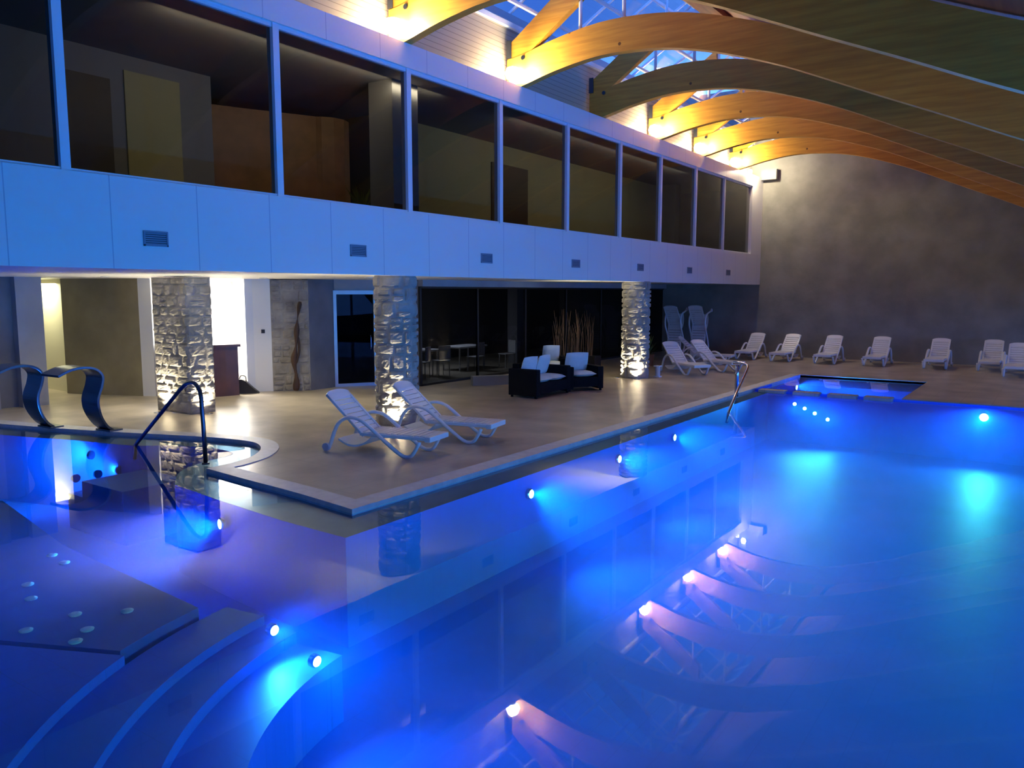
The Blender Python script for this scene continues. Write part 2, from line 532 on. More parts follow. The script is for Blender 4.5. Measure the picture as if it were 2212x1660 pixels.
# unseen lamps added beside and behind the viewer to brighten water and fascia
for x, y, dx, dy in ((5.95, 3, -1, 0), (5.95, 7.5, -1, 0), (5.95, 12, -1, 0), (5.95, 16.5, -1, 0), (2.6, -4.95, 0, 1), (-2.6, -4.95, 0, 1)):
    pool_lamp((x, y, -.4), (dx, dy, 0), L_POOL * (2.2 if dy == 0 else .7), 'added unseen underwater lamp on the side wall outside the view', group='added unseen underwater lamps on the near and right walls')

# ------------------------------------------------------------------ building on the left: upper storey
FX = -9.5
struct(MB().box((FX - .22, YN, 2.69), (FX, YF, 3.80)).build('wall_fascia', white_panel), 'white panelled band below the upper windows', 'wall')
struct(MB().box((FX - .22, YN, 6.24), (FX, YF, 6.64)).build('trim_2', white_panel), 'white beam above the upper windows', 'beam')
struct(MB().box((FX - .22, 29.02, 3.80), (FX, YF, 6.24)).build('wall_fascia_end', white_paint))
struct(MB().box((FX - .95, YN, 6.44), (FX - .22, YF, 6.6)).build('ceiling_ledge', white_paint))
struct(MB().box((-24, YN, 2.72), (FX - .22, YF, 2.9)).build('ceiling', white_paint), 'white underside of the upper floor', 'ceiling')
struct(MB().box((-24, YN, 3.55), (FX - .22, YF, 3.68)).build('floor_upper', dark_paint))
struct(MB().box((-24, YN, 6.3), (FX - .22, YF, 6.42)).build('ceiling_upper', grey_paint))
muls = [2.0, 4.72, 7.78, 10.6, 13.35, 16.0, 18.65, 21.15, 23.75, 26.25, 29.02]
for i in range(len(muls) - 1):
    y0, y1 = muls[i], muls[i + 1]
    wroot = struct(empty('window_%d' % (i + 1), (FX - .1, y0, 3.8)))
    f = MB().box((-.07, -.055, 0), (.07, .055, 2.44))
    f.box((-.05, .055, 2.38), (.05, y1 - y0 - .055, 2.44)); f.box((-.05, .055, 0), (.05, y1 - y0 - .055, .035))
    f.build('window_frame', white_metal, wroot)
    MB().box((-.008, .055, .03), (.008, y1 - y0 - .055, 2.39)).build('pane', pane_glass, wroot)
vents = [(5.59, 5.92), (9.1, 9.45), (12.6, 12.97), (16.13, 16.5), (19.62, 19.99), (23.08, 23.44), (26.5, 26.88)]
vl = ['largest grey air grille at the left of the white band', 'grey air grille above the second stone column, second from the left',
      'grey air grille third from the left on the white band', 'grey air grille above the wicker armchair, the fourth in the row',
      'grey air grille above the third stone column', 'small grey air grille, the last but one on the right',
      'smallest grey air grille near the right end of the white band']
for (y0, y1), lb in zip(vents, vl):
    v = empty('air_grille', (FX, y0, 2.98))
    h = .17; wd = y1 - y0
    f = MB(); f.box((0, 0, 0), (.02, wd, .02)); f.box((0, 0, h), (.02, wd, h + .02)); f.box((0, 0, 0), (.02, .02, h)); f.box((0, wd - .02, 0), (.02, wd, h))
    f.build('frame', vent_mat, v)
    s = MB()
    for k in range(6): s.box((.002, .02, .02 + k * .026), (.012, wd - .02, .036 + k * .026))
    s.build('louvre', vent_mat, v)
    MB().box((.0, .02, .02), (.003, wd - .02, h)).build('backing', mat('vent_back', (.03, .04, .06), .6) if 'vent_back' not in MATS else MATS['vent_back'], v)
    tag(v, lb, 'vent', 'air grilles along the white band')
# upper rooms behind the glass
struct(MB().box((-13.2, 4.6, 3.68), (-13.0, 9.1, 6.3)).build('wall_upper_left', grey_paint))
struct(MB().box((-13.0, 7.45, 3.68), (-12.97, 8.45, 6.05)).build('wall_upper_olive_panel', olive_wall))
struct(MB().box((-13.0, 6.35, 3.68), (-12.96, 7.2, 5.85)).build('door_1', dark_door))
struct(MB().box((-12.75, 14.2, 3.68), (-12.55, 27.4, 6.3)).build('wall_upper_back', olive_wall))
struct(MB().box((-12.55, 17.1, 3.68), (-12.51, 18.8, 5.8)).build('door_2', dark_door))
struct(MB().box((-12.6, 27.4, 3.68), (-11.8, 27.8, 6.3)).build('wall_upper_pier', grey_paint))
struct(MB().box((-10.95, 11.05, 3.68), (-10.35, 11.75, 6.3)).build('wall_upper_pillar', grey_paint))
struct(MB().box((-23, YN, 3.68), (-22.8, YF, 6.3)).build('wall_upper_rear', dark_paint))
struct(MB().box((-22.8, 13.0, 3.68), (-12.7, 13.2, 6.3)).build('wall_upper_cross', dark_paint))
pts = [(-16.2, 9.3), (-13.6, 9.2), (-13.3, 10.0), (-12.7, 11.3)] + [(-12.9 + .45 * math.cos(a), 11.75 + .5 * math.sin(a)) for a in [math.radians(d) for d in (-50, -20, 10, 40, 70, 100)]] + [(-13.4, 12.35), (-16.2, 12.35)]
cw = MB().prism(pts, 3.68, 5.95).build('curved_wood_booth', warm_wood_panel)
tag(cw, 'curved brown wood panelled booth behind the upper windows', 'booth')
gp = empty('potted_plant', (-12.1, 11.95, 3.68))
MB().lathe([(.12, 0), (.17, .3), (.15, .3), (.1, .25)], 16).build('pot', terracotta, gp)
lf = MB()
for k in range(26):
    a = random.uniform(0, 2 * PI); e = random.uniform(.1, .32); hgt = random.uniform(.5, .95)
    p0 = Vector((0, 0, .26)); p1 = Vector((e * .4 * math.cos(a), e * .4 * math.sin(a), hgt * .7)); p2 = Vector((e * math.cos(a), e * math.sin(a), hgt))
    lf.tube([p0, p1, p2], [.006, .03, .004], sec=[(-1, 0), (0, .12), (1, 0), (0, -.12)])
lf.build('foliage', leaf_mat, gp)
tag(gp, 'small leafy plant beside the brown wood booth upstairs', 'plant')

# ------------------------------------------------------------------ clerestory wall, skylight and roof
struct(MB().box((-10.15, YN, 6.6), (-9.95, YF, 7.92)).build('wall_clerestory', siding), 'pale slatted wall above the white beam', 'wall')
struct(MB().box((-10.2, YN, 7.92), (-9.86, YF, 8.02)).build('trim_3', white_metal), 'white gutter strip below the skylight', 'trim')
struct(MB().box((-10.2, YN, 8.02), (-10.0, YF, 8.26)).build('trim_4', grey_metal), 'grey sill of the skylight', 'trim')
RX, RZ = -7.9, 9.55


def slab(mb, x0, z0, x1, z1, t, y0=YN, y1=YF):
    mb.prism([(x0, z0), (x1, z1), (x1, z1 + t), (x0, z0 + t)], y0, y1, axis=1)
    return mb


struct(slab(MB(), -10.1, 8.26, RX, RZ, .02).build('window_skylight_left', sky_glass), 'skylight glass showing the dusk sky', 'skylight')
struct(slab(MB(), RX, RZ, -6.7, 8.72, .02).build('window_skylight_right', sky_glass))
struct(MB().box((RX - .09, YN, RZ - .16), (RX + .09, YF, RZ + .06)).build('trim_ridge', grey_metal), 'grey ridge beam of the skylight', 'beam')
# glazing bars
gb = MB()
y = YN + .6
while y < YF:
    gb.prism([(-10.1, 8.2), (RX, RZ - .06), (RX, RZ), (-10.1, 8.26)], y, y + .05, axis=1)
    gb.prism([(RX, RZ - .06), (-6.7, 8.66), (-6.7, 8.72), (RX, RZ)], y, y + .05, axis=1)
    y += 1.17
struct(gb.build('trim_glazing_bars', white_metal), 'white glazing bars of the skylight', 'trim')
# arch profile (underside) in x,z
low = [(-9.85, 6.60), (-9.45, 6.65), (-8.7, 6.82), (-7.7, 6.95), (-6.7, 6.92), (-5.8, 6.77), (-4.9, 6.5), (-4.1, 6.2), (-3.3, 5.84), (-2.6, 5.52), (-1.7, 5.12), (-.9, 4.75), (0, 4.35), (2.5, 3.22), (6.0, 1.6)]
low = [(p.x, p.y) for p in smooth_path(low, 4)]


def depth(x):
    return .62 if x < -4 else .62 + .03 * (x + 4)


top = [(x, z + depth(x)) for x, z in low]
arch_poly = low + list(reversed(top))
deck_pts = [(-6.7, 8.72), (-5.4, 7.75), (-4.9, 7.3)] + [(x, z + .06) for x, z in top if x > -4.4]
roof_poly = deck_pts + [(x, z + .25) for x, z in reversed(deck_pts)]
struct(MB().prism(roof_poly, YN, YF, axis=1).build('ceiling_roof_deck', deck_wood), 'brown plank roof sloping down over the arches', 'roof')
struct(MB().box((-6.95, YN, 8.5), (-6.6, YF, 8.78)).build('trim_roof_edge', deck_wood))
archy = [(7.0, 0), (10.55, 1), (14.1, 1), (17.6, 0), (21.0, 1), (24.3, 1), (27.55, 1)]
albl = ['curved timber roof arch nearest the viewer, above the top edge of the view',
        'curved timber roof arch with the leftmost glowing foot lamp',
        'large curved timber roof arch, second glowing foot lamp from the left',
        'curved timber roof arch whose foot has no lit lamp',
        'curved timber roof arch just beyond the unlit one',
        'curved timber roof arch, last but one before the far wall',
        'curved timber roof arch closest to the far concrete wall']
T = .09


def make_arch():
    root = empty('roof_arch', (-9.6, 0, 6.62))
    off = Matrix.Translation((9.6, 0, -6.62))

    def part(mb, name, m):
        o = mb.build(name, m, root); o.data.transform(off); return o
    part(MB().prism(arch_poly, -T, T, axis=1), 'arch_beam', glulam)
    part(MB().prism([(-9.85, 7.18), (-9.42, 7.22), (-8.2, 8.03), (RX - .05, 8.24), (RX - .05, 8.78), (-8.78, 8.23), (-9.55, 7.70), (-9.85, 7.5)], -T * .8, T * .8, axis=1), 'rafter', glulam)
    for x, z0, z1 in ((-8.15, 7.5, 8.1), (-7.2, 7.53, 8.98), (RX, 8.2, RZ - .15)):
        part(MB().tube([(x, 0, z0), (x, 0, z1)], .035, 10), 'post', white_metal)
    part(MB().tube([(RX + .05, 0, 8.75), (-6.75, 0, 8.6)], .04, 8), 'tie_rod', white_metal)
    part(MB().tube([(-8.15, 0, 8.2), (-7.2, 0, 8.9)], .03, 8), 'brace', white_metal)
    part(MB().box((-9.86, -T - .012, 7.24), (-9.74, -T, 7.6)), 'steel_plate', MATS['steel_dark'])
    part(MB().tube([(-9.45, -T - .02, 7.2), (-9.45, -T, 7.2)], .045, 12), 'bolt', MATS['steel_dark'])
    return root


FY = []
proto = make_arch()
for i, (y, lit) in enumerate(archy):
    a = proto if i == 0 else copy_tree(proto)
    a.location.y = y
    tag(a, albl[i], 'roof arch', 'curved timber roof arches')
plab = ['slim white purlin running on the rafters close to the slatted wall', 'slim white purlin halfway up the skylight rafters', 'slim white purlin just left of the skylight ridge', 'slim white purlin right of the skylight ridge']
for (x, z), lb in zip(((-9.15, 8.02), (-8.45, 8.52), (-8.05, 9.0), (-7.1, 8.9)), plab):
    tag(MB().tube([(x, YN + .1, z), (x, YF - .1, z)], .045, 8).build('purlin', white_metal), lb, 'purlin', 'purlins under the skylight')
# foot lamps
flab = ['glowing lamp at the foot of the leftmost lit arch', 'glowing lamp at the foot of the large second arch',
        'glowing lamp at the foot of the arch after the unlit one', 'glowing lamp at the foot of the last but one arch', 'glowing lamp at the foot of the farthest arch']
k = 0
WARM = (1, .84, .40)
for y, lit in archy:
    if not lit: continue
    root = empty('arch_lamp', (-9.62, y - .22, 6.72))
    MB().lathe([(.0, -.08), (.06, -.08), (.075, -.02), (.075, .03), (.0, .03)], 16).build('housing', white_metal, root)
    MB().lathe([(.001, .03), (.12, .06), (.16, .16), (.12, .27), (.001, .31)], 16).build('bulb', lamp_glow, root, smooth=True)  # bulb made oversized to stand in for the lamp's glare
    light('lamp_light', 'POINT', (-9.58, y - .30, 6.9), L_FOOT * .55, WARM, root, .1)
    light('lamp_beam', 'SPOT', (-9.56, y - .36, 6.86), L_FOOT * 1.9, WARM, root, .08, target=(-6.0, y + .1, 7.5), spot=math.radians(125), blend=1.)
    tag(root, flab[k], 'lamp', 'lamps at the feet of the arches'); k += 1
root = empty('end_spotlight', (-9.62, 29.0, 6.64))
MB().lathe([(.0, 0), (.06, 0), (.07, .05), (.07, .16), (.0, .16)], 16).build('housing', white_metal, root)
MB().lathe([(.001, .16), (.065, .165), (.04, .19), (.001, .2)], 16).build('bulb', lamp_glow, root)
light('lamp_light', 'POINT', (-9.35, 28.9, 6.9), 90, (1, .85, .6), root, .08)
tag(root, 'small bright spotlight at the corner of the white beam and the far wall', 'lamp')

# ------------------------------------------------------------------ outer walls
struct(MB().box((XR + .2, YN - 10, -.5), (XR + 60, YF + 10, -.3)).build('ground_outside', grass_mat))
struct(MB().box((-24, YF, -.3), (XR + .2, YF + .2, 10)).build('wall_far', concrete), 'rough grey concrete end wall', 'wall')
struct(MB().box((-9.5, YF - .25, 6.55), (-8.95, YF, 6.92)).build('trim_5', concrete))
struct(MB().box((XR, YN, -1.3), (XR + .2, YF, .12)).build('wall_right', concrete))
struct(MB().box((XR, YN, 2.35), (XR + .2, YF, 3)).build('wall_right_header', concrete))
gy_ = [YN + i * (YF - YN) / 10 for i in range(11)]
for i in range(10):  # invented glazing out of view, lets blue sky fill reach deck and loungers
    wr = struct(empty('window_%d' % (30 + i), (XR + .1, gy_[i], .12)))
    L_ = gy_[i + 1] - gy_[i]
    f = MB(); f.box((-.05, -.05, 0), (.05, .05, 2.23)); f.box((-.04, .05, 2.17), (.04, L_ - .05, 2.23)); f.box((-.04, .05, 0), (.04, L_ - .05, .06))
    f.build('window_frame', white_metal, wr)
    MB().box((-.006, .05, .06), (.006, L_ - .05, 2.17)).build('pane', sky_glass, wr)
struct(MB().box((-24, YN - .2, -1.3), (XR + .2, YN, 10)).build('wall_near', concrete))
struct(MB().box((-24.2, YN, -1.3), (-24, YF, 7)).build('wall_left', taupe))
# ------------------------------------------------------------------ ground floor rooms at the left
H = 2.72


def wall_seg(name, p, q, t, m, z0=0, z1=H, kind='structure'):
    p = Vector(p); q = Vector(q); d = (q - p).normalized(); nrm = Vector((-d.y, d.x)) * t
    mb = MB().prism([tuple(p), tuple(q), tuple(q + nrm), tuple(p + nrm)], z0, z1)
    o = mb.build(name, m)
    o['kind'] = kind
    return o


struct(MB().box((-19.0, 2.0, 0), (-17.8, 7.2, H)).build('wall_left_grey', grey_wall))
struct(MB().box((-18.2, 7.2, 0), (-17.95, 7.6, H)).build('wall_left_recess', slate_wall))
struct(MB().box((-19.0, 7.6, 0), (-17.75, 8.12, H)).build('wall_left_pier', grey_wall))
struct(MB().box((-23.6, 5.0, 0), (-23.4, 16.0, H)).build('wall_corridor_end', mat('cream_paint', (.75, .72, .55), .6)))
wall_seg('wall_taupe_panel', (-19.4, 9.3), (-17.42, 10.05), .15, taupe)
wall_seg('wall_panel_end', (-17.42, 10.05), (-17.15, 10.2), .15, white_paint)
wall_seg('wall_panel_back', (-22.5, 9.6), (-19.4, 9.45), .1, MATS['cream_paint'])
# reception room
struct(MB().box((-20.2, 10.2, 0), (-20.0, 17.0, H)).build('wall_reception_back', white_paint))
wall_seg('wall_reception_side', (-15.8, 12.6), (-20.0, 14.6), .15, white_paint)
wall_seg('wall_reception_left', (-20.0, 10.3), (-17.9, 10.2), .1, white_paint)
wall_seg('door_3', (-16.0, 11.88), (-15.93, 12.05), .08, white_metal)
wall_seg('wall_door_jamb', (-15.93, 12.05), (-15.72, 12.4), .2, white_paint)
sw = MB().box((-.01, -.04, 0), (.02, .04, .09)).build('wall_switch', black_plastic)
sw.location = (-15.80, 12.22, 1.42); sw.rotation_euler = (0, 0, math.radians(-31))
tag(sw, 'small black switch on the white door jamb', 'switch')


# stone faced walls and columns
def stones(length, height, seed, wrap=False):
    """irregular courses of stone: returns list of (u0,u1,v0,v1,h)"""
    rnd = random.Random(seed); out = []; v = 0
    while v < height - .02:
        hh = rnd.uniform(.14, .30)
        if v + hh > height - .1: hh = height - v
        u = -rnd.uniform(0, .3) if not wrap else 0
        while u < length - .01:
            ww = rnd.uniform(.18, .46)
            if u + ww > length - .1: ww = length - u
            if hh > .22 and rnd.random() < .45:
                s = rnd.uniform(.4, .6)
                out.append((u, u + ww, v, v + hh * s, rnd.uniform(0, 1)))
                out.append((u, u + ww, v + hh * s, v + hh, rnd.uniform(0, 1)))
            else:
                out.append((u, u + ww, v, v + hh, rnd.uniform(0, 1)))
            u += ww
        v += hh
    return out


def stone_skin(name, P, length, height, seed, m, parent=None, relief=.02, wrap=False):
    """P(u, v, h) -> 3D; every stone is a bulged block over a recessed mortar skin"""
    mb = MB(); rnd = random.Random(seed + 1)
    for (u0, u1, v0, v1, h) in stones(length, height, seed, wrap):
        u0 = max(u0, 0); g = .010
        if u1 - u0 < .05: continue
        nu, nv = 6, 6
        base = .006 + relief * h
        vs = []
        for j in range(nv + 1):
            for i in range(nu + 1):
                a = i / nu; c = j / nv
                uu = u0 + g + (u1 - u0 - 2 * g) * a; vv = v0 + g + (v1 - v0 - 2 * g) * c
                e = min(a, 1 - a) * min(c, 1 - c)
                hh = (base + relief * .7 * min(1, e * 14) + rnd.uniform(-.006, .006)) if e > 0 else -.004
                uu += rnd.uniform(-.006, .006) * (e == 0)
                vs.append(P(uu, min(max(vv, 0), height), hh))
        fs = [(j * (nu + 1) + i, j * (nu + 1) + i + 1, (j + 1) * (nu + 1) + i + 1, (j + 1) * (nu + 1) + i) for j in range(nv) for i in range(nu)]
        mb.add(vs, fs)
    nseg = max(2, int(length / .08))
    vs = [P(length * i / nseg, z, 0) for z in (0, height) for i in range(nseg + 1)]
    mb.add(vs, [(i, i + 1, i + 1 + nseg + 1, i + nseg + 1) for i in range(nseg)])
    return mb.build(name, m, parent)


def round_column(name, c, R, seed, label):
    def P(u, v, h):
        a = u / R
        return ((R + h) * math.cos(a), (R + h) * math.sin(a), v)
    o = stone_skin(name, P, 2 * PI * R, H - .02, seed, stone_mat, wrap=True)
    o.location = (c[0], c[1], 0)
    tag(o, label, 'column', 'stone clad columns')
    return o


round_column('stone_column', (-9.95, 10.62), .37, 11, 'stone clad column behind the two nearest loungers')
round_column('stone_column', (-9.82, 20.25), .37, 23, 'stone clad column right of the wicker chairs, lit from below')
# rectangular column
W1, D1 = 1.15, .55


def Prect(u, v, h):
    per = [(0, 0), (W1, 0), (W1, D1), (0, D1)]
    L = [W1, D1, W1, D1]; nr = [(0, -1), (1, 0), (0, 1), (-1, 0)]
    u = u % (2 * (W1 + D1))
    i = 0
    while u > L[i] and i < 3:
        u -= L[i]; i += 1
    a = Vector(per[i]); b = Vector(per[(i + 1) % 4]); t = (b - a).normalized()
    p = a + t * u + Vector(nr[i]) * h
    e = min(u, L[i] - u)
    if e < .04 and h > 0:
        p -= Vector(nr[i]) * h * (1 - e / .04) * .5
    return (p.x - W1 / 2, p.y - D1 / 2, v)


o = stone_skin('stone_column', Prect, 2 * (W1 + D1), H - .02, 5, stone_mat, wrap=True)
o.location = (-14.55, 9.3, 0)
tag(o, 'wide rectangular stone clad column behind the left handrail', 'column', 'stone clad columns')


def seg_wall_stone(name, p, q, seed, m):
    p = Vector(p); q = Vector(q); d = (q - p); Ln = d.length; d.normalize(); nr = Vector((d.y, -d.x))

    def P(u, v, h):
        r = p + d * u + nr * h
        return (r.x, r.y, v)
    return struct(stone_skin(name, P, Ln, H - .02, seed, m))


seg_wall_stone('wall_stone', (-15.72, 12.4), (-15.05, 13.0), 31, stone_mat)
wall_seg('wall_slate', (-15.05, 13.0), (-15.1, 13.9), .2, slate_wall)
# sculpture: weathered log
ws = MB()
path = smooth_path([(0, 0, .03), (.02, .01, .35), (-.03, .02, .75), (.03, 0, 1.1), (.06, .01, 1.5), (.1, 0, 1.85), (.16, .01, 2.18)], 4)
rr = [.06 + .025 * math.sin(i * .9) - .035 * (i / (len(path) - 1)) ** 2 for i in range(len(path))]
ws.tube(path, rr, 9)
ws.tube(smooth_path([(.02, .01, .7), (.1, .03, 1.0), (.08, .05, 1.35)], 4), [.03, .035, .03, .03, .03, .03, .03, .03, .015], 8)
o = ws.build('driftwood_sculpture', sculpt_wood, smooth=True)
o.location = (-15.15, 12.62, 0); o.rotation_euler = (0, 0, math.radians(40))
tag(o, 'tall dark driftwood log standing against the stone wall', 'sculpture')
# glass door next to the second column
dr = struct(empty('door_4', (-15.12, 13.85, 0), math.atan2(.95, .62)), 'dark glass door in a grey frame behind the second column', 'door')
f = MB(); f.box((0, -.05, 0), (.08, .05, 2.45)); f.box((1.02, -.05, 0), (1.1, .05, 2.45)); f.box((.08, -.05, 2.35), (1.02, .05, 2.45)); f.box((.08, -.05, 0), (1.02, .05, .08))
f.build('door_frame', grey_metal, dr)
MB().box((.08, -.01, .08), (1.02, .01, 2.35)).build('door_glass', dark_glass, dr)
MB().tube([(.93, -.05, .95), (.93, -.09, 1.0), (.93, -.09, 1.25), (.93, -.05, 1.3)], .012, 8).build('door_handle', steel, dr)
wall_seg('wall_door_header', (-15.12, 13.85), (-14.4, 14.95), .1, grey_wall, 2.45, H)
wall_seg('wall_door_side', (-14.52, 14.77), (-13.45, 15.2), .15, slate_wall)
# glass wall of the dark lounge
gy = [15.2, 17.6, 20.0, 22.4, 24.8, 27.2, 30.1]
for i in range(len(gy) - 1):
    wr = struct(empty('window_%d' % (20 + i), (-13.4, gy[i], 0)))
    f = MB(); L_ = gy[i + 1] - gy[i]
    f.box((-.03, -.03, 0), (.03, .03, 2.55)); f.box((-.03, 0, 2.5), (.03, L_, 2.55)); f.box((-.03, 0, 0), (.03, L_, .06))
    f.build('window_frame', black_plastic, wr)
    MB().box((-.008, .03, .06), (.008, L_ - .03, 2.5)).build('pane', dark_glass, wr)
struct(MB().box((-13.5, 15.2, 2.55), (-13.3, YF, H)).build('trim_6', grey_wall))
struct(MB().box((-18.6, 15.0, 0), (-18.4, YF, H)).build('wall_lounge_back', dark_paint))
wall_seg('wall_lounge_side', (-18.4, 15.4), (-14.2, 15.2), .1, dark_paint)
# lounge pillar seen dimly behind the glass
struct(MB().box((-15.6, 22.2, 0), (-15.2, 22.7, H)).build('wall_lounge_pillar', grey_paint))
# tables and chairs in the dark lounge


def dining_table(loc, L, Wd, rz, label):
    r = empty('dining_table', loc, rz)
    MB().box((-L / 2, -Wd / 2, .70), (L / 2, Wd / 2, .75)).build('tabletop', table_white, r, bevel=.01)
    for sx in (-1, 1):
        for sy in (-1, 1):
            MB().tube([(sx * (L / 2 - .08), sy * (Wd / 2 - .08), 0), (sx * (L / 2 - .08), sy * (Wd / 2 - .08), .7)], .025, 8).build('leg', table_white, r)
    tag(r, label, 'table', 'white tables behind the dark glass')


dining_table((-15.3, 17.0, 0), 1.6, .8, PI / 2, 'long white table behind the dark glass, nearer the second column')
dining_table((-15.3, 19.4, 0), 1.4, .8, PI / 2, 'white table behind the dark glass, farther from the second column')


def dining_chair():
    r = empty('dining_chair')
    MB().box((-.21, -.2, .43), (.21, .2, .46)).build('seat', table_white, r, bevel=.008)
    bk = MB().box((-.20, .19, .48), (.20, .215, .88)); bk.build('backrest', table_white, r, bevel=.008)
    for sx in (-1, 1):
        for sy in (-1, 1):
            MB().tube([(sx * .18, sy * .18, 0), (sx * .17, sy * .17, .44)], .014, 6).build('leg', table_white, r)
    return r


dc = dining_chair()
dcl = [((-14.7, 16.7), 200, 'white dining chair tucked at the near end of the long white table'), ((-14.65, 17.5), 160, 'white dining chair in the middle, before the long white table'),
       ((-14.7, 19.2), 180, 'white dining chair in front of the farther white table'), ((-14.5, 20.6), 250, 'white dining chair standing apart, behind the wicker armchair')]
for i, ((x, y), a, lb) in enumerate(dcl):
    c_ = dc if i == 0 else copy_tree(dc)
    c_.location = (x, y, 0); c_.rotation_euler = (0, 0, math.radians(a + 90))
    tag(c_, lb, 'chair', 'white dining chairs behind the dark glass')
# low box by the glass
o = MB().box((-.5, -.12, 0), (.5, .12, .24)).build('low_planter_box', grey_wall, bevel=.01)
o.location = (-12.15, 16.5, 0); o.rotation_euler = (0, 0, math.radians(53))
tag(o, 'low pale box on the deck before the dark glass, left of the sofa', 'planter')

# reception desk
dk = empty('reception_desk', (-16.6, 11.0, 0))
arc = [(-.75, -.55), (-.2, -.62), (.3, -.45), (.68, -.05), (.85, .45)]
arc = [(p.x, p.y) for p in smooth_path(arc, 5)]
inner = [(x * .72 - .12, y * .72 + .12) for x, y in arc]
MB().prism(arc + list(reversed(inner)), 0, 1.14).build('front_panel', desk_wood, dk)
arc2 = [(x * 1.08, y * 1.08) for x, y in arc]; inner2 = [(x * .6 - .15, y * .6 + .15) for x, y in arc]
MB().prism(arc2 + list(reversed(inner2)), 1.14, 1.2).build('desk_top', desk_wood, dk)
tag(dk, 'curved dark red wood reception desk behind the wide stone column', 'desk')
# bag beside the desk
bg_ = empty('black_bag', (-15.95, 11.75, 0), math.radians(50))
body = MB()
pr = smooth_path([(-.26, 0, 0), (-.22, 0, .2), (-.12, 0, .34), (.02, 0, .30), (.18, 0, .14), (.34, 0, 0)], 4)
poly = [(p.x, p.z) for p in pr]
body.prism(poly, -.13, .13, axis=1)
body.build('bag_body', black_plastic, bg_, bevel=.03)
MB().tube(smooth_path([(-.12, 0, .32), (-.08, 0, .42), (.02, 0, .40), (.04, 0, .28)], 4), .012, 6).build('strap', black_plastic, bg_)
tag(bg_, 'slumped black bag on the floor right of the reception desk', 'bag')
# shelf and things on the white wall behind the desk
sh = MB().box((-20.0, 12.2, 1.52), (-19.75, 13.5, 1.56)).build('wall_shelf', red_mat)
tag(sh, 'thin red edged shelf on the white reception wall', 'shelf')
bx = empty('display_box', (-19.65, 13.1, .95))
MB().box((-.15, -.25, 0), (.15, .25, .45)).build('case', grey_metal, bx, bevel=.01)
MB().box((.15, .05, .05), (.16, .23, .40)).build('front_label', green_mat, bx)
tag(bx, 'grey and green box standing on the white counter in the reception', 'box')
ct = empty('white_counter', (-19.65, 12.6, 0))
MB().box((-.3, -.9, 0), (.3, .9, .95)).build('body', white_paint, ct, bevel=.01)
for k, (z0, z1) in enumerate(((.08, .4), (.5, .85))):
    MB().box((.3, .3, z0), (.315, .85, z1)).build('drawer', taupe, ct)
tag(ct, 'white counter with beige drawers against the reception wall', 'counter')
# corridor unit
ac = MB().box((-23.35, 8.35, 2.2), (-23.15, 9.0, 2.5)).build('air_conditioner', white_metal, bevel=.02)
tag(ac, 'small wall unit high up in the yellow lit corridor', 'air conditioner')
cb = empty('low_cabinet', (-21.6, 8.85, 0))
MB().box((-.3, -.3, 0), (.3, .3, .35)).build('body', MATS['cream_paint'], cb, bevel=.01)
MB().box((.3, -.25, .05), (.31, .25, .3)).build('door', white_paint, cb)
tag(cb, 'low cream cabinet on the floor of the yellow lit corridor', 'cabinet')


# ------------------------------------------------------------------ floor uplights
def uplight(loc, tgt, label, e=1.):
    r = empty('floor_uplight', (loc[0], loc[1], 0))
    MB().lathe([(.055, 0), (.085, 0), (.085, .012), (.055, .016)], 20).build('rim', steel, r)
    MB().lathe([(.001, .0), (.055, 0), (.05, .01), (.001, .012)], 16).build('lens', uplight_glow, r)
    light('lamp_light', 'SPOT', (loc[0], loc[1], .03), L_UP * e, (1, .88, .58), r, .03, target=tgt, spot=math.radians(115), blend=1.)
    tag(r, label, 'uplight', 'floor uplights at the stone columns')


uplight((-14.75, 8.80), (-14.7, 8.99, 1.6), 'floor uplight at the left face of the wide stone column', 1.4)
uplight((-13.80, 9.3), (-13.96, 9.3, 1.6), 'floor uplight at the right face of the wide stone column', 1.4)
uplight((-10.42, 10.50), (-10.30, 10.55, 1.6), 'floor uplight left of the column behind the near loungers', 1.)
uplight((-9.62, 10.22), (-9.74, 10.36, 1.6), 'floor uplight in front of the column behind the near loungers', 1.4)
uplight((-10.22, 19.92), (-10.08, 20.05, 1.6), 'floor uplight left of the farther stone column', 1.6)
uplight((-9.55, 19.82), (-9.66, 20.0, 1.6), 'floor uplight in front of the farther stone column', 2.6)

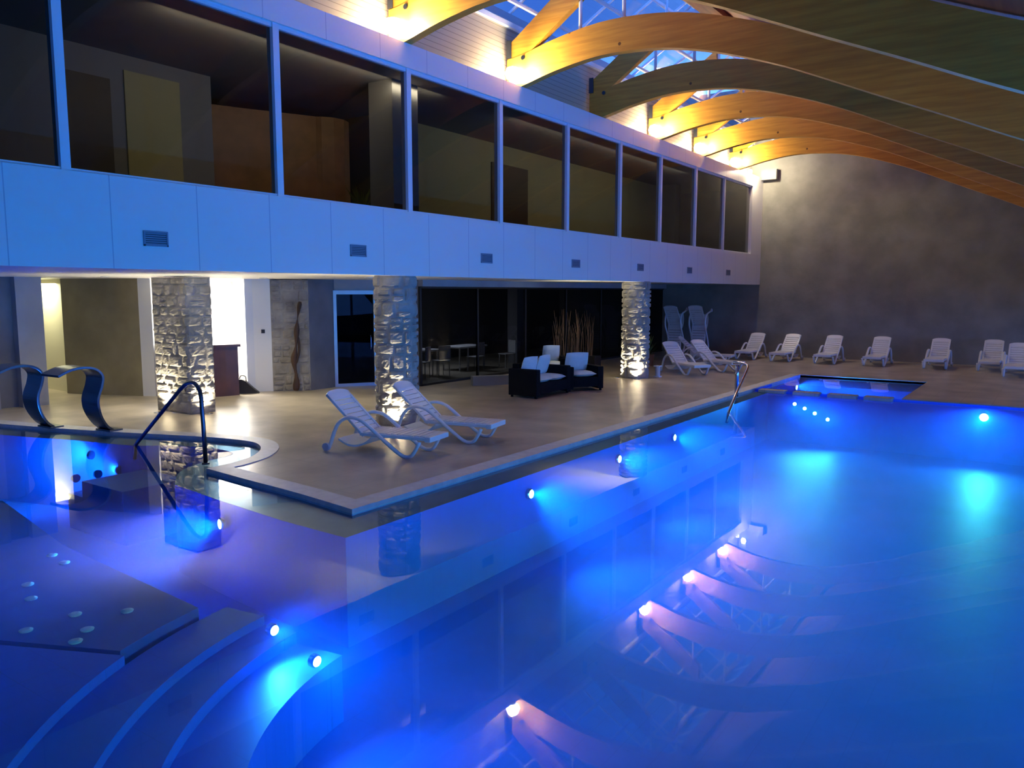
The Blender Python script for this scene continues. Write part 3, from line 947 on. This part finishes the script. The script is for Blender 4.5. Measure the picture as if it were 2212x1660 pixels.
# ------------------------------------------------------------------ swan neck fountains
def fountain(loc, rz, label):
    r = empty('swan_neck_fountain', loc, rz)
    prof = smooth_path([(.10, 0, 0), (-.05, 0, .12), (-.17, 0, .34), (-.20, 0, .58), (-.12, 0, .82), (-.10, 0, .98), (-.2, 0, 1.10), (-.38, 0, 1.15), (-.62, 0, 1.13), (-.85, 0, 1.04)], 5)
    wd = .24; th = .022
    mb = MB(); vs = []; m_ = len(prof)
    for i, p in enumerate(prof):
        t = (prof[min(i + 1, m_ - 1)] - prof[max(i - 1, 0)]).normalized(); nn = Vector((t.z, 0, -t.x))
        w_ = wd * (1.0 - .30 * (i / m_ < .25) * (1 - i / m_ / .25) + .12 * (i / m_))
        for sy, sn in ((-1, 1), (1, 1), (1, -1), (-1, -1)):
            q = p + nn * th * sn
            vs.append((q.x, sy * w_, q.z))
    fs = [(i * 4 + j, i * 4 + (j + 1) % 4, (i + 1) * 4 + (j + 1) % 4, (i + 1) * 4 + j) for i in range(m_ - 1) for j in range(4)]
    fs += [(3, 2, 1, 0), tuple((m_ - 1) * 4 + j for j in range(4))]
    mb.add(vs, fs)
    mb.build('blade', steel_dark, r, bevel=.006)
    MB().box((-.02, -.22, 0), (.22, .22, .03)).build('base_plate', steel_dark, r, bevel=.005)
    tag(r, label, 'fountain', 'swan neck water fountains')
    return r


fountain((-14.78, 6.66, 0), math.radians(92), 'dark steel swan neck fountain at the left edge of the view')
fountain((-13.58, 7.08, 0), math.radians(92), 'dark steel swan neck fountain nearer the handrail')


# ------------------------------------------------------------------ handrails
def rail(paths, loc, label, m):
    r = empty('handrail', loc)
    for nm, p, rad in paths:
        MB().tube([Vector(q) - Vector(loc) for q in p], rad, 12).build(nm, m, r, smooth=True)
    for nm, p, rad in paths[:1]:
        q = Vector(p[0]) - Vector(loc)
        MB().lathe([(.03, 0), (.055, 0), (.05, .02), (.03, .025)], 16, q).build('flange', m, r)
    tag(r, label, 'handrail')


pth = [(-9.95, 6.62, -.05), (-9.98, 6.63, .5), (-10.02, 6.64, .92)] + [tuple(p) for p in smooth_path([(-10.05, 6.64, 1.02), (-10.2, 6.66, 1.1), (-10.42, 6.69, 1.08), (-10.65, 6.71, .96)], 5)] + [(-11.5, 6.79, .40), (-12.2, 6.86, -.06), (-12.25, 6.86, -.3)]
rail([('rail_tube', pth, .03)], (-9.95, 6.62, -.05), 'dark steel handrail over the left entry steps', steel_dark)
p1 = [(-6.03, 17.75, 0), (-6.03, 17.75, .5), (-6.02, 17.72, .74)]
p2 = [(-6.10, 17.65, .80)] + [tuple(p) for p in smooth_path([(-5.95, 17.7, .80), (-5.75, 17.6, .76), (-5.70, 17.4, .66)], 4)] + [(-5.62, 16.6, .3), (-5.50, 15.75, -.06), (-5.48, 15.6, -.25)]
rail([('post', p1, .045), ('rail_tube', p2, .03)], (-6.03, 17.75, 0), 'pale steel handrail at the far right of the deck edge', steel)

# ------------------------------------------------------------------ sun loungers
def make_lounger():
    r = empty('sun_lounger')
    Wd = .66
    side = [(0.0, .02), (.05, .12), (.12, .30), (.20, .43), (.32, .51), (.46, .53), (.62, .49), (.80, .37), (1.0, .22), (1.2, .08), (1.3, .025), (1.38, .012), (1.46, .03), (1.52, .10), (1.60, .24)]
    sec = [(-.75, -.5), (.75, -.5), (.75, .5), (-.75, .5)]
    for y in (.02, Wd - .02):
        MB().tube(smooth_path([(u, y, z + .012) for u, z in side], 3), .044, sec=[(math.cos(a) * .8, math.sin(a) * .62) for a in [2 * PI * i / 8 for i in range(8)]]).build('side_frame', resin, r, smooth=True)
    # seat
    s = MB()
    for y0, y1 in ((.05, .09), (Wd - .09, Wd - .05)):
        s.box((.55, y0, .27), (1.72, y1, .32))
    s.box((1.66, .05, .25), (1.76, Wd - .05, .33)); s.box((.52, .09, .27), (.56, Wd - .09, .32))
    s.build('seat_frame', resin, r, bevel=.01)
    s = MB()
    for k in range(11):
        u = .60 + k * .098
        s.box((u, .07, .315), (u + .082, Wd - .07, .333))
    s.build('seat_slats', resin, r, bevel=.004)
    # backrest
    b = MB(); a = math.radians(42); ca, sa = math.cos(a), math.sin(a)

    def bp(t, y, h):
        return (.57 - t * ca + h * sa, y, .30 + t * sa + h * ca)
    L_ = .88

    def bbox(t0, t1, y0, y1, h0, h1):
        b.add([bp(t, y, h) for h in (h0, h1) for (t, y) in ((t0, y0), (t1, y0), (t1, y1), (t0, y1))],
              [(0, 3, 2, 1), (4, 5, 6, 7), (0, 1, 5, 4), (1, 2, 6, 5), (2, 3, 7, 6), (3, 0, 4, 7)])
    bbox(-.05, L_ - .06, .06, .11, -.02, .02); bbox(-.05, L_ - .06, Wd - .11, Wd - .06, -.02, .02)
    for k in range(8):
        bbox(.02 + k * .095, .10 + k * .095, .11, Wd - .11, -.004, .012)
    # rounded head piece
    hp = []
    for i in range(13):
        q = i / 12; y = .06 + (Wd - .12) * q
        t = L_ - .05 + .06 * (1 - abs(2 * q - 1) ** 3)
        hp.append((t, y))
    bot = [(L_ - .16, Wd - .06), (L_ - .16, .06)]
    poly = hp + bot
    m_ = len(poly)
    tr = tessellate_polygon([[Vector((p[0], p[1], 0)) for p in poly]])
    b.add([bp(t, y, -.02) for t, y in poly] + [bp(t, y, .02) for t, y in poly],
          [tuple(t) for t in tr] + [tuple(i + m_ for i in t) for t in tr] + [(i, (i + 1) % m_, (i + 1) % m_ + m_, i + m_) for i in range(m_)])
    b.build('backrest', resin, r, bevel=.006)
    # under tray and wheels
    tr_ = smooth_path([(.15, 0, .20), (.30, 0, .13), (.46, 0, .12), (.62, 0, .17), (.74, 0, .26)], 4)
    mb = MB(); vs = []
    for p in tr_:
        vs += [(p.x, .07, p.z), (p.x, Wd - .07, p.z), (p.x, Wd - .07, p.z - .03), (p.x, .07, p.z - .03)]
    mm = len(tr_)
    mb.add(vs, [(i * 4 + j, i * 4 + (j + 1) % 4, (i + 1) * 4 + (j + 1) % 4, (i + 1) * 4 + j) for i in range(mm - 1) for j in range(4)] + [(0, 1, 2, 3), ((mm - 1) * 4, (mm - 1) * 4 + 1, (mm - 1) * 4 + 2, (mm - 1) * 4 + 3)])
    mb.build('under_tray', resin, r)
    for y in (-.03, Wd - .01):
        wv = MB().lathe([(.001, 0), (.06, 0), (.065, .01), (.065, .035), (.06, .045), (.001, .045)], 16)
        o = wv.build('wheel', resin_wheel, r, smooth=False)
        o.data.transform(Matrix.Rotation(-PI / 2, 4, 'X')); o.location = (-.02, y, .068)
    return r


proto_l = make_lounger()
LG = 'white sun loungers'
spots = [
    (-9.03, 8.09, 11, 'white sun lounger nearest the viewer, left of the pair on the deck'),
    (-8.98, 9.50, 11, 'white sun lounger right of the pair, in front of the stone column'),
    (-9.97, 22.33, -35, 'white sun lounger beside the farther stone column'),
    (-9.58, 23.65, -25, 'white sun lounger in front of the leaning stacked ones, its foot towards the right handrail'),
    (-10.6, 25.2, 8, 'dim sun lounger in the gap before the first lounger along the far wall'),
    (-9.55, 29.35, -90, 'shaded sun lounger leftmost along the far concrete wall'),
    (-8.25, 29.3, -92, 'second sun lounger from the left along the far concrete wall'),
    (-6.82, 29.28, -90, 'third sun lounger from the left along the far concrete wall'),
    (-5.28, 29.28, -90, 'fourth sun lounger from the left along the far concrete wall'),
    (-3.50, 29.28, -90, 'fifth sun lounger from the left, alone by the far concrete wall'),
    (-2.02, 29.35, -90, 'far wall sun lounger half hidden by the rightmost one'),
    (-1.28, 27.9, -90, 'rightmost sun lounger, cut by the edge of the view'),
]
for i, (x, y, a, lb) in enumerate(spots):
    o = proto_l if i == 0 else copy_tree(proto_l)
    o.location = (x, y, 0); o.rotation_euler = (0, 0, math.radians(a))
    tag(o, lb, 'sun lounger', LG)
# loungers stored upright on end against the wall
for (x, y, tx, rz, lb) in ((-12.4, 28.2, 17, 90, 'sun lounger stood on end, leaning, leftmost of the stored ones'),
                           (-11.5, 28.3, 14, 90, 'sun lounger stood on end, leaning, rightmost of the stored ones')):
    o = copy_tree(proto_l)
    o.rotation_mode = 'XYZ'
    M = Matrix.Translation((x, y, .0)) @ Matrix.Rotation(math.radians(rz - 180), 4, 'Z') @ Matrix.Rotation(math.radians(90 + tx - 22), 4, 'Y') @ Matrix.Translation((-1.76, 0, -.28))
    o.matrix_world = M
    tag(o, lb, 'sun lounger', LG)

# ------------------------------------------------------------------ wicker seats
def pillow(sx, sy, sz):
    mb = MB(); N = 8; vs = []
    for s in (1, -1):
        for j in range(N + 1):
            for i in range(N + 1):
                a = i / N * 2 - 1; c = j / N * 2 - 1
                h = (1 - a ** 4) * (1 - c ** 4)
                vs.append((a * sx * (1 - .05 * c * c), c * sy * (1 - .05 * a * a), s * sz * h ** .6))
    M_ = (N + 1) ** 2
    fs = []
    for s in (0, 1):
        for j in range(N):
            for i in range(N):
                k = s * M_ + j * (N + 1) + i
                fs.append((k, k + 1, k + N + 2, k + N + 1))
    return mb.add(vs, fs)


def seat(name, width, loc, rz, label, seats):
    """faces local +x, runs along local y"""
    r = empty(name, loc, rz)
    D_ = .78
    b = MB()
    b.box((0, .16, .10), (D_, width - .16, .34))
    b.build('base', wicker, r, bevel=.01)
    for y0 in (0, width - .16):
        MB().box((0, y0, .05), (D_, y0 + .16, .66 if name == 'wicker_sofa' else .60)).build('armrest', wicker, r, bevel=.015)
    MB().box((0, .16, .34), (.16, width - .16, .76)).build('backrest', wicker, r, bevel=.015)
    for x in (.04, D_ - .08):
        for y in (.04, width - .08):
            MB().box((x, y, 0), (x + .045, y + .045, .06)).build('leg', wicker, r)
    w_ = (width - .32) / seats
    for k in range(seats):
        o = pillow((D_ - .14) / 2, w_ / 2 - .01, .07).build('seat_cushion', cushion, r, smooth=True)
        o.location = (.14 + (D_ - .14) / 2, .16 + w_ * (k + .5), .41)
        o = pillow(.25, w_ / 2 - .02, .08).build('back_cushion', cushion, r, smooth=True)
        o.location = (.27, .16 + w_ * (k + .5), .68); o.rotation_euler = (0, math.radians(-74), math.radians(4 if k else -4))
    tag(r, label, 'seating', 'black wicker seats with white cushions')
    return r


seat('wicker_sofa', 1.5, (-10.38, 14.8, 0), math.radians(0), 'black wicker two seat sofa with white cushions, side on', 2)
seat('wicker_armchair', .98, (-10.35, 16.75, 0), math.radians(-32), 'black wicker armchair with white cushions right of the sofa', 1)
# chair half hidden behind
seat('wicker_armchair', .86, (-12.3, 18.8, 0), math.radians(-40), 'wicker armchair with a pale cushion half hidden behind the others', 1)


# ------------------------------------------------------------------ plants
def reeds(loc, label, n_=26, h=1.35):
    r = empty('reed_planter', loc)
    MB().box((-.45, -.2, 0), (.45, .2, .42)).build('planter_box', black_plastic, r, bevel=.01)
    s = MB()
    for k in range(n_):
        x = random.uniform(-.38, .38); y = random.uniform(-.14, .14); hh = h * random.uniform(.7, 1.15)
        s.tube([(x, y, .38), (x + random.uniform(-.06, .06), y, .38 + hh * .6), (x + random.uniform(-.12, .12), y + random.uniform(-.05, .05), .38 + hh)], [.009, .008, .003], 5)
    s.build('stems', reed_mat, r)
    tag(r, label, 'plant', 'planters of tall reeds behind the wicker seats')


reeds((-11.9, 19.9, 0), 'planter of tall brown reeds left of the farther stone column')
reeds((-12.3, 21.8, 0), 'planter of tall brown reeds just behind the farther stone column')
r = empty('potted_shrub', (-11.1, 23.8, 0))
MB().lathe([(.16, 0), (.22, .35), (.24, .38), (.2, .38), (.17, .33)], 18).build('pot', terracotta, r)
lf = MB()
for k in range(60):
    a = random.uniform(0, 2 * PI); e = random.uniform(.05, .35); hh = random.uniform(.5, 1.0)
    lf.tube([(0, 0, .34), (e * .5 * math.cos(a), e * .5 * math.sin(a), hh * .75), (e * math.cos(a), e * math.sin(a), hh)], [.005, .03, .004], sec=[(-1, 0), (0, .15), (1, 0), (0, -.15)])
lf.build('foliage', leaf_mat, r)
tag(r, 'dim leafy potted shrub between the farther column and a lounger', 'plant')
r = empty('deck_lantern', (-9.35, 20.75, 0))
MB().box((-.09, -.09, 0), (.09, .09, .03)).box((-.09, -.09, .3), (.09, .09, .33)).build('frame', white_metal, r)
MB().lathe([(.07, .03), (.07, .3)], 16).build('body', table_white, r)
tag(r, 'small white lantern on the deck right of the farther column', 'lantern')


# ------------------------------------------------------------------ recessed downlights under the soffit
dlb = ['recessed ceiling downlight between the swan neck fountains and the wide column', 'recessed ceiling downlight right of the wide stone column', 'recessed ceiling downlight before the stone wall']
for (x, y), lb in zip(((-15.9, 8.5), (-14.4, 11.2), (-12.4, 12.4)), dlb):
    r = empty('ceiling_downlight', (x, y, 2.72))
    MB().lathe([(.06, -.012), (.085, -.012), (.085, 0), (.06, 0)], 20).build('rim', white_metal, r)
    MB().lathe([(.001, -.004), (.058, -.004), (.058, -.001), (.001, -.001)], 16).build('lens', uplight_glow, r)
    light('lamp_light', 'SPOT', (x, y, 2.68), 34, (1, .90, .60), r, .05, target=(x, y, 0), spot=math.radians(125), blend=1.)
    tag(r, lb, 'downlight', 'recessed downlights under the soffit')
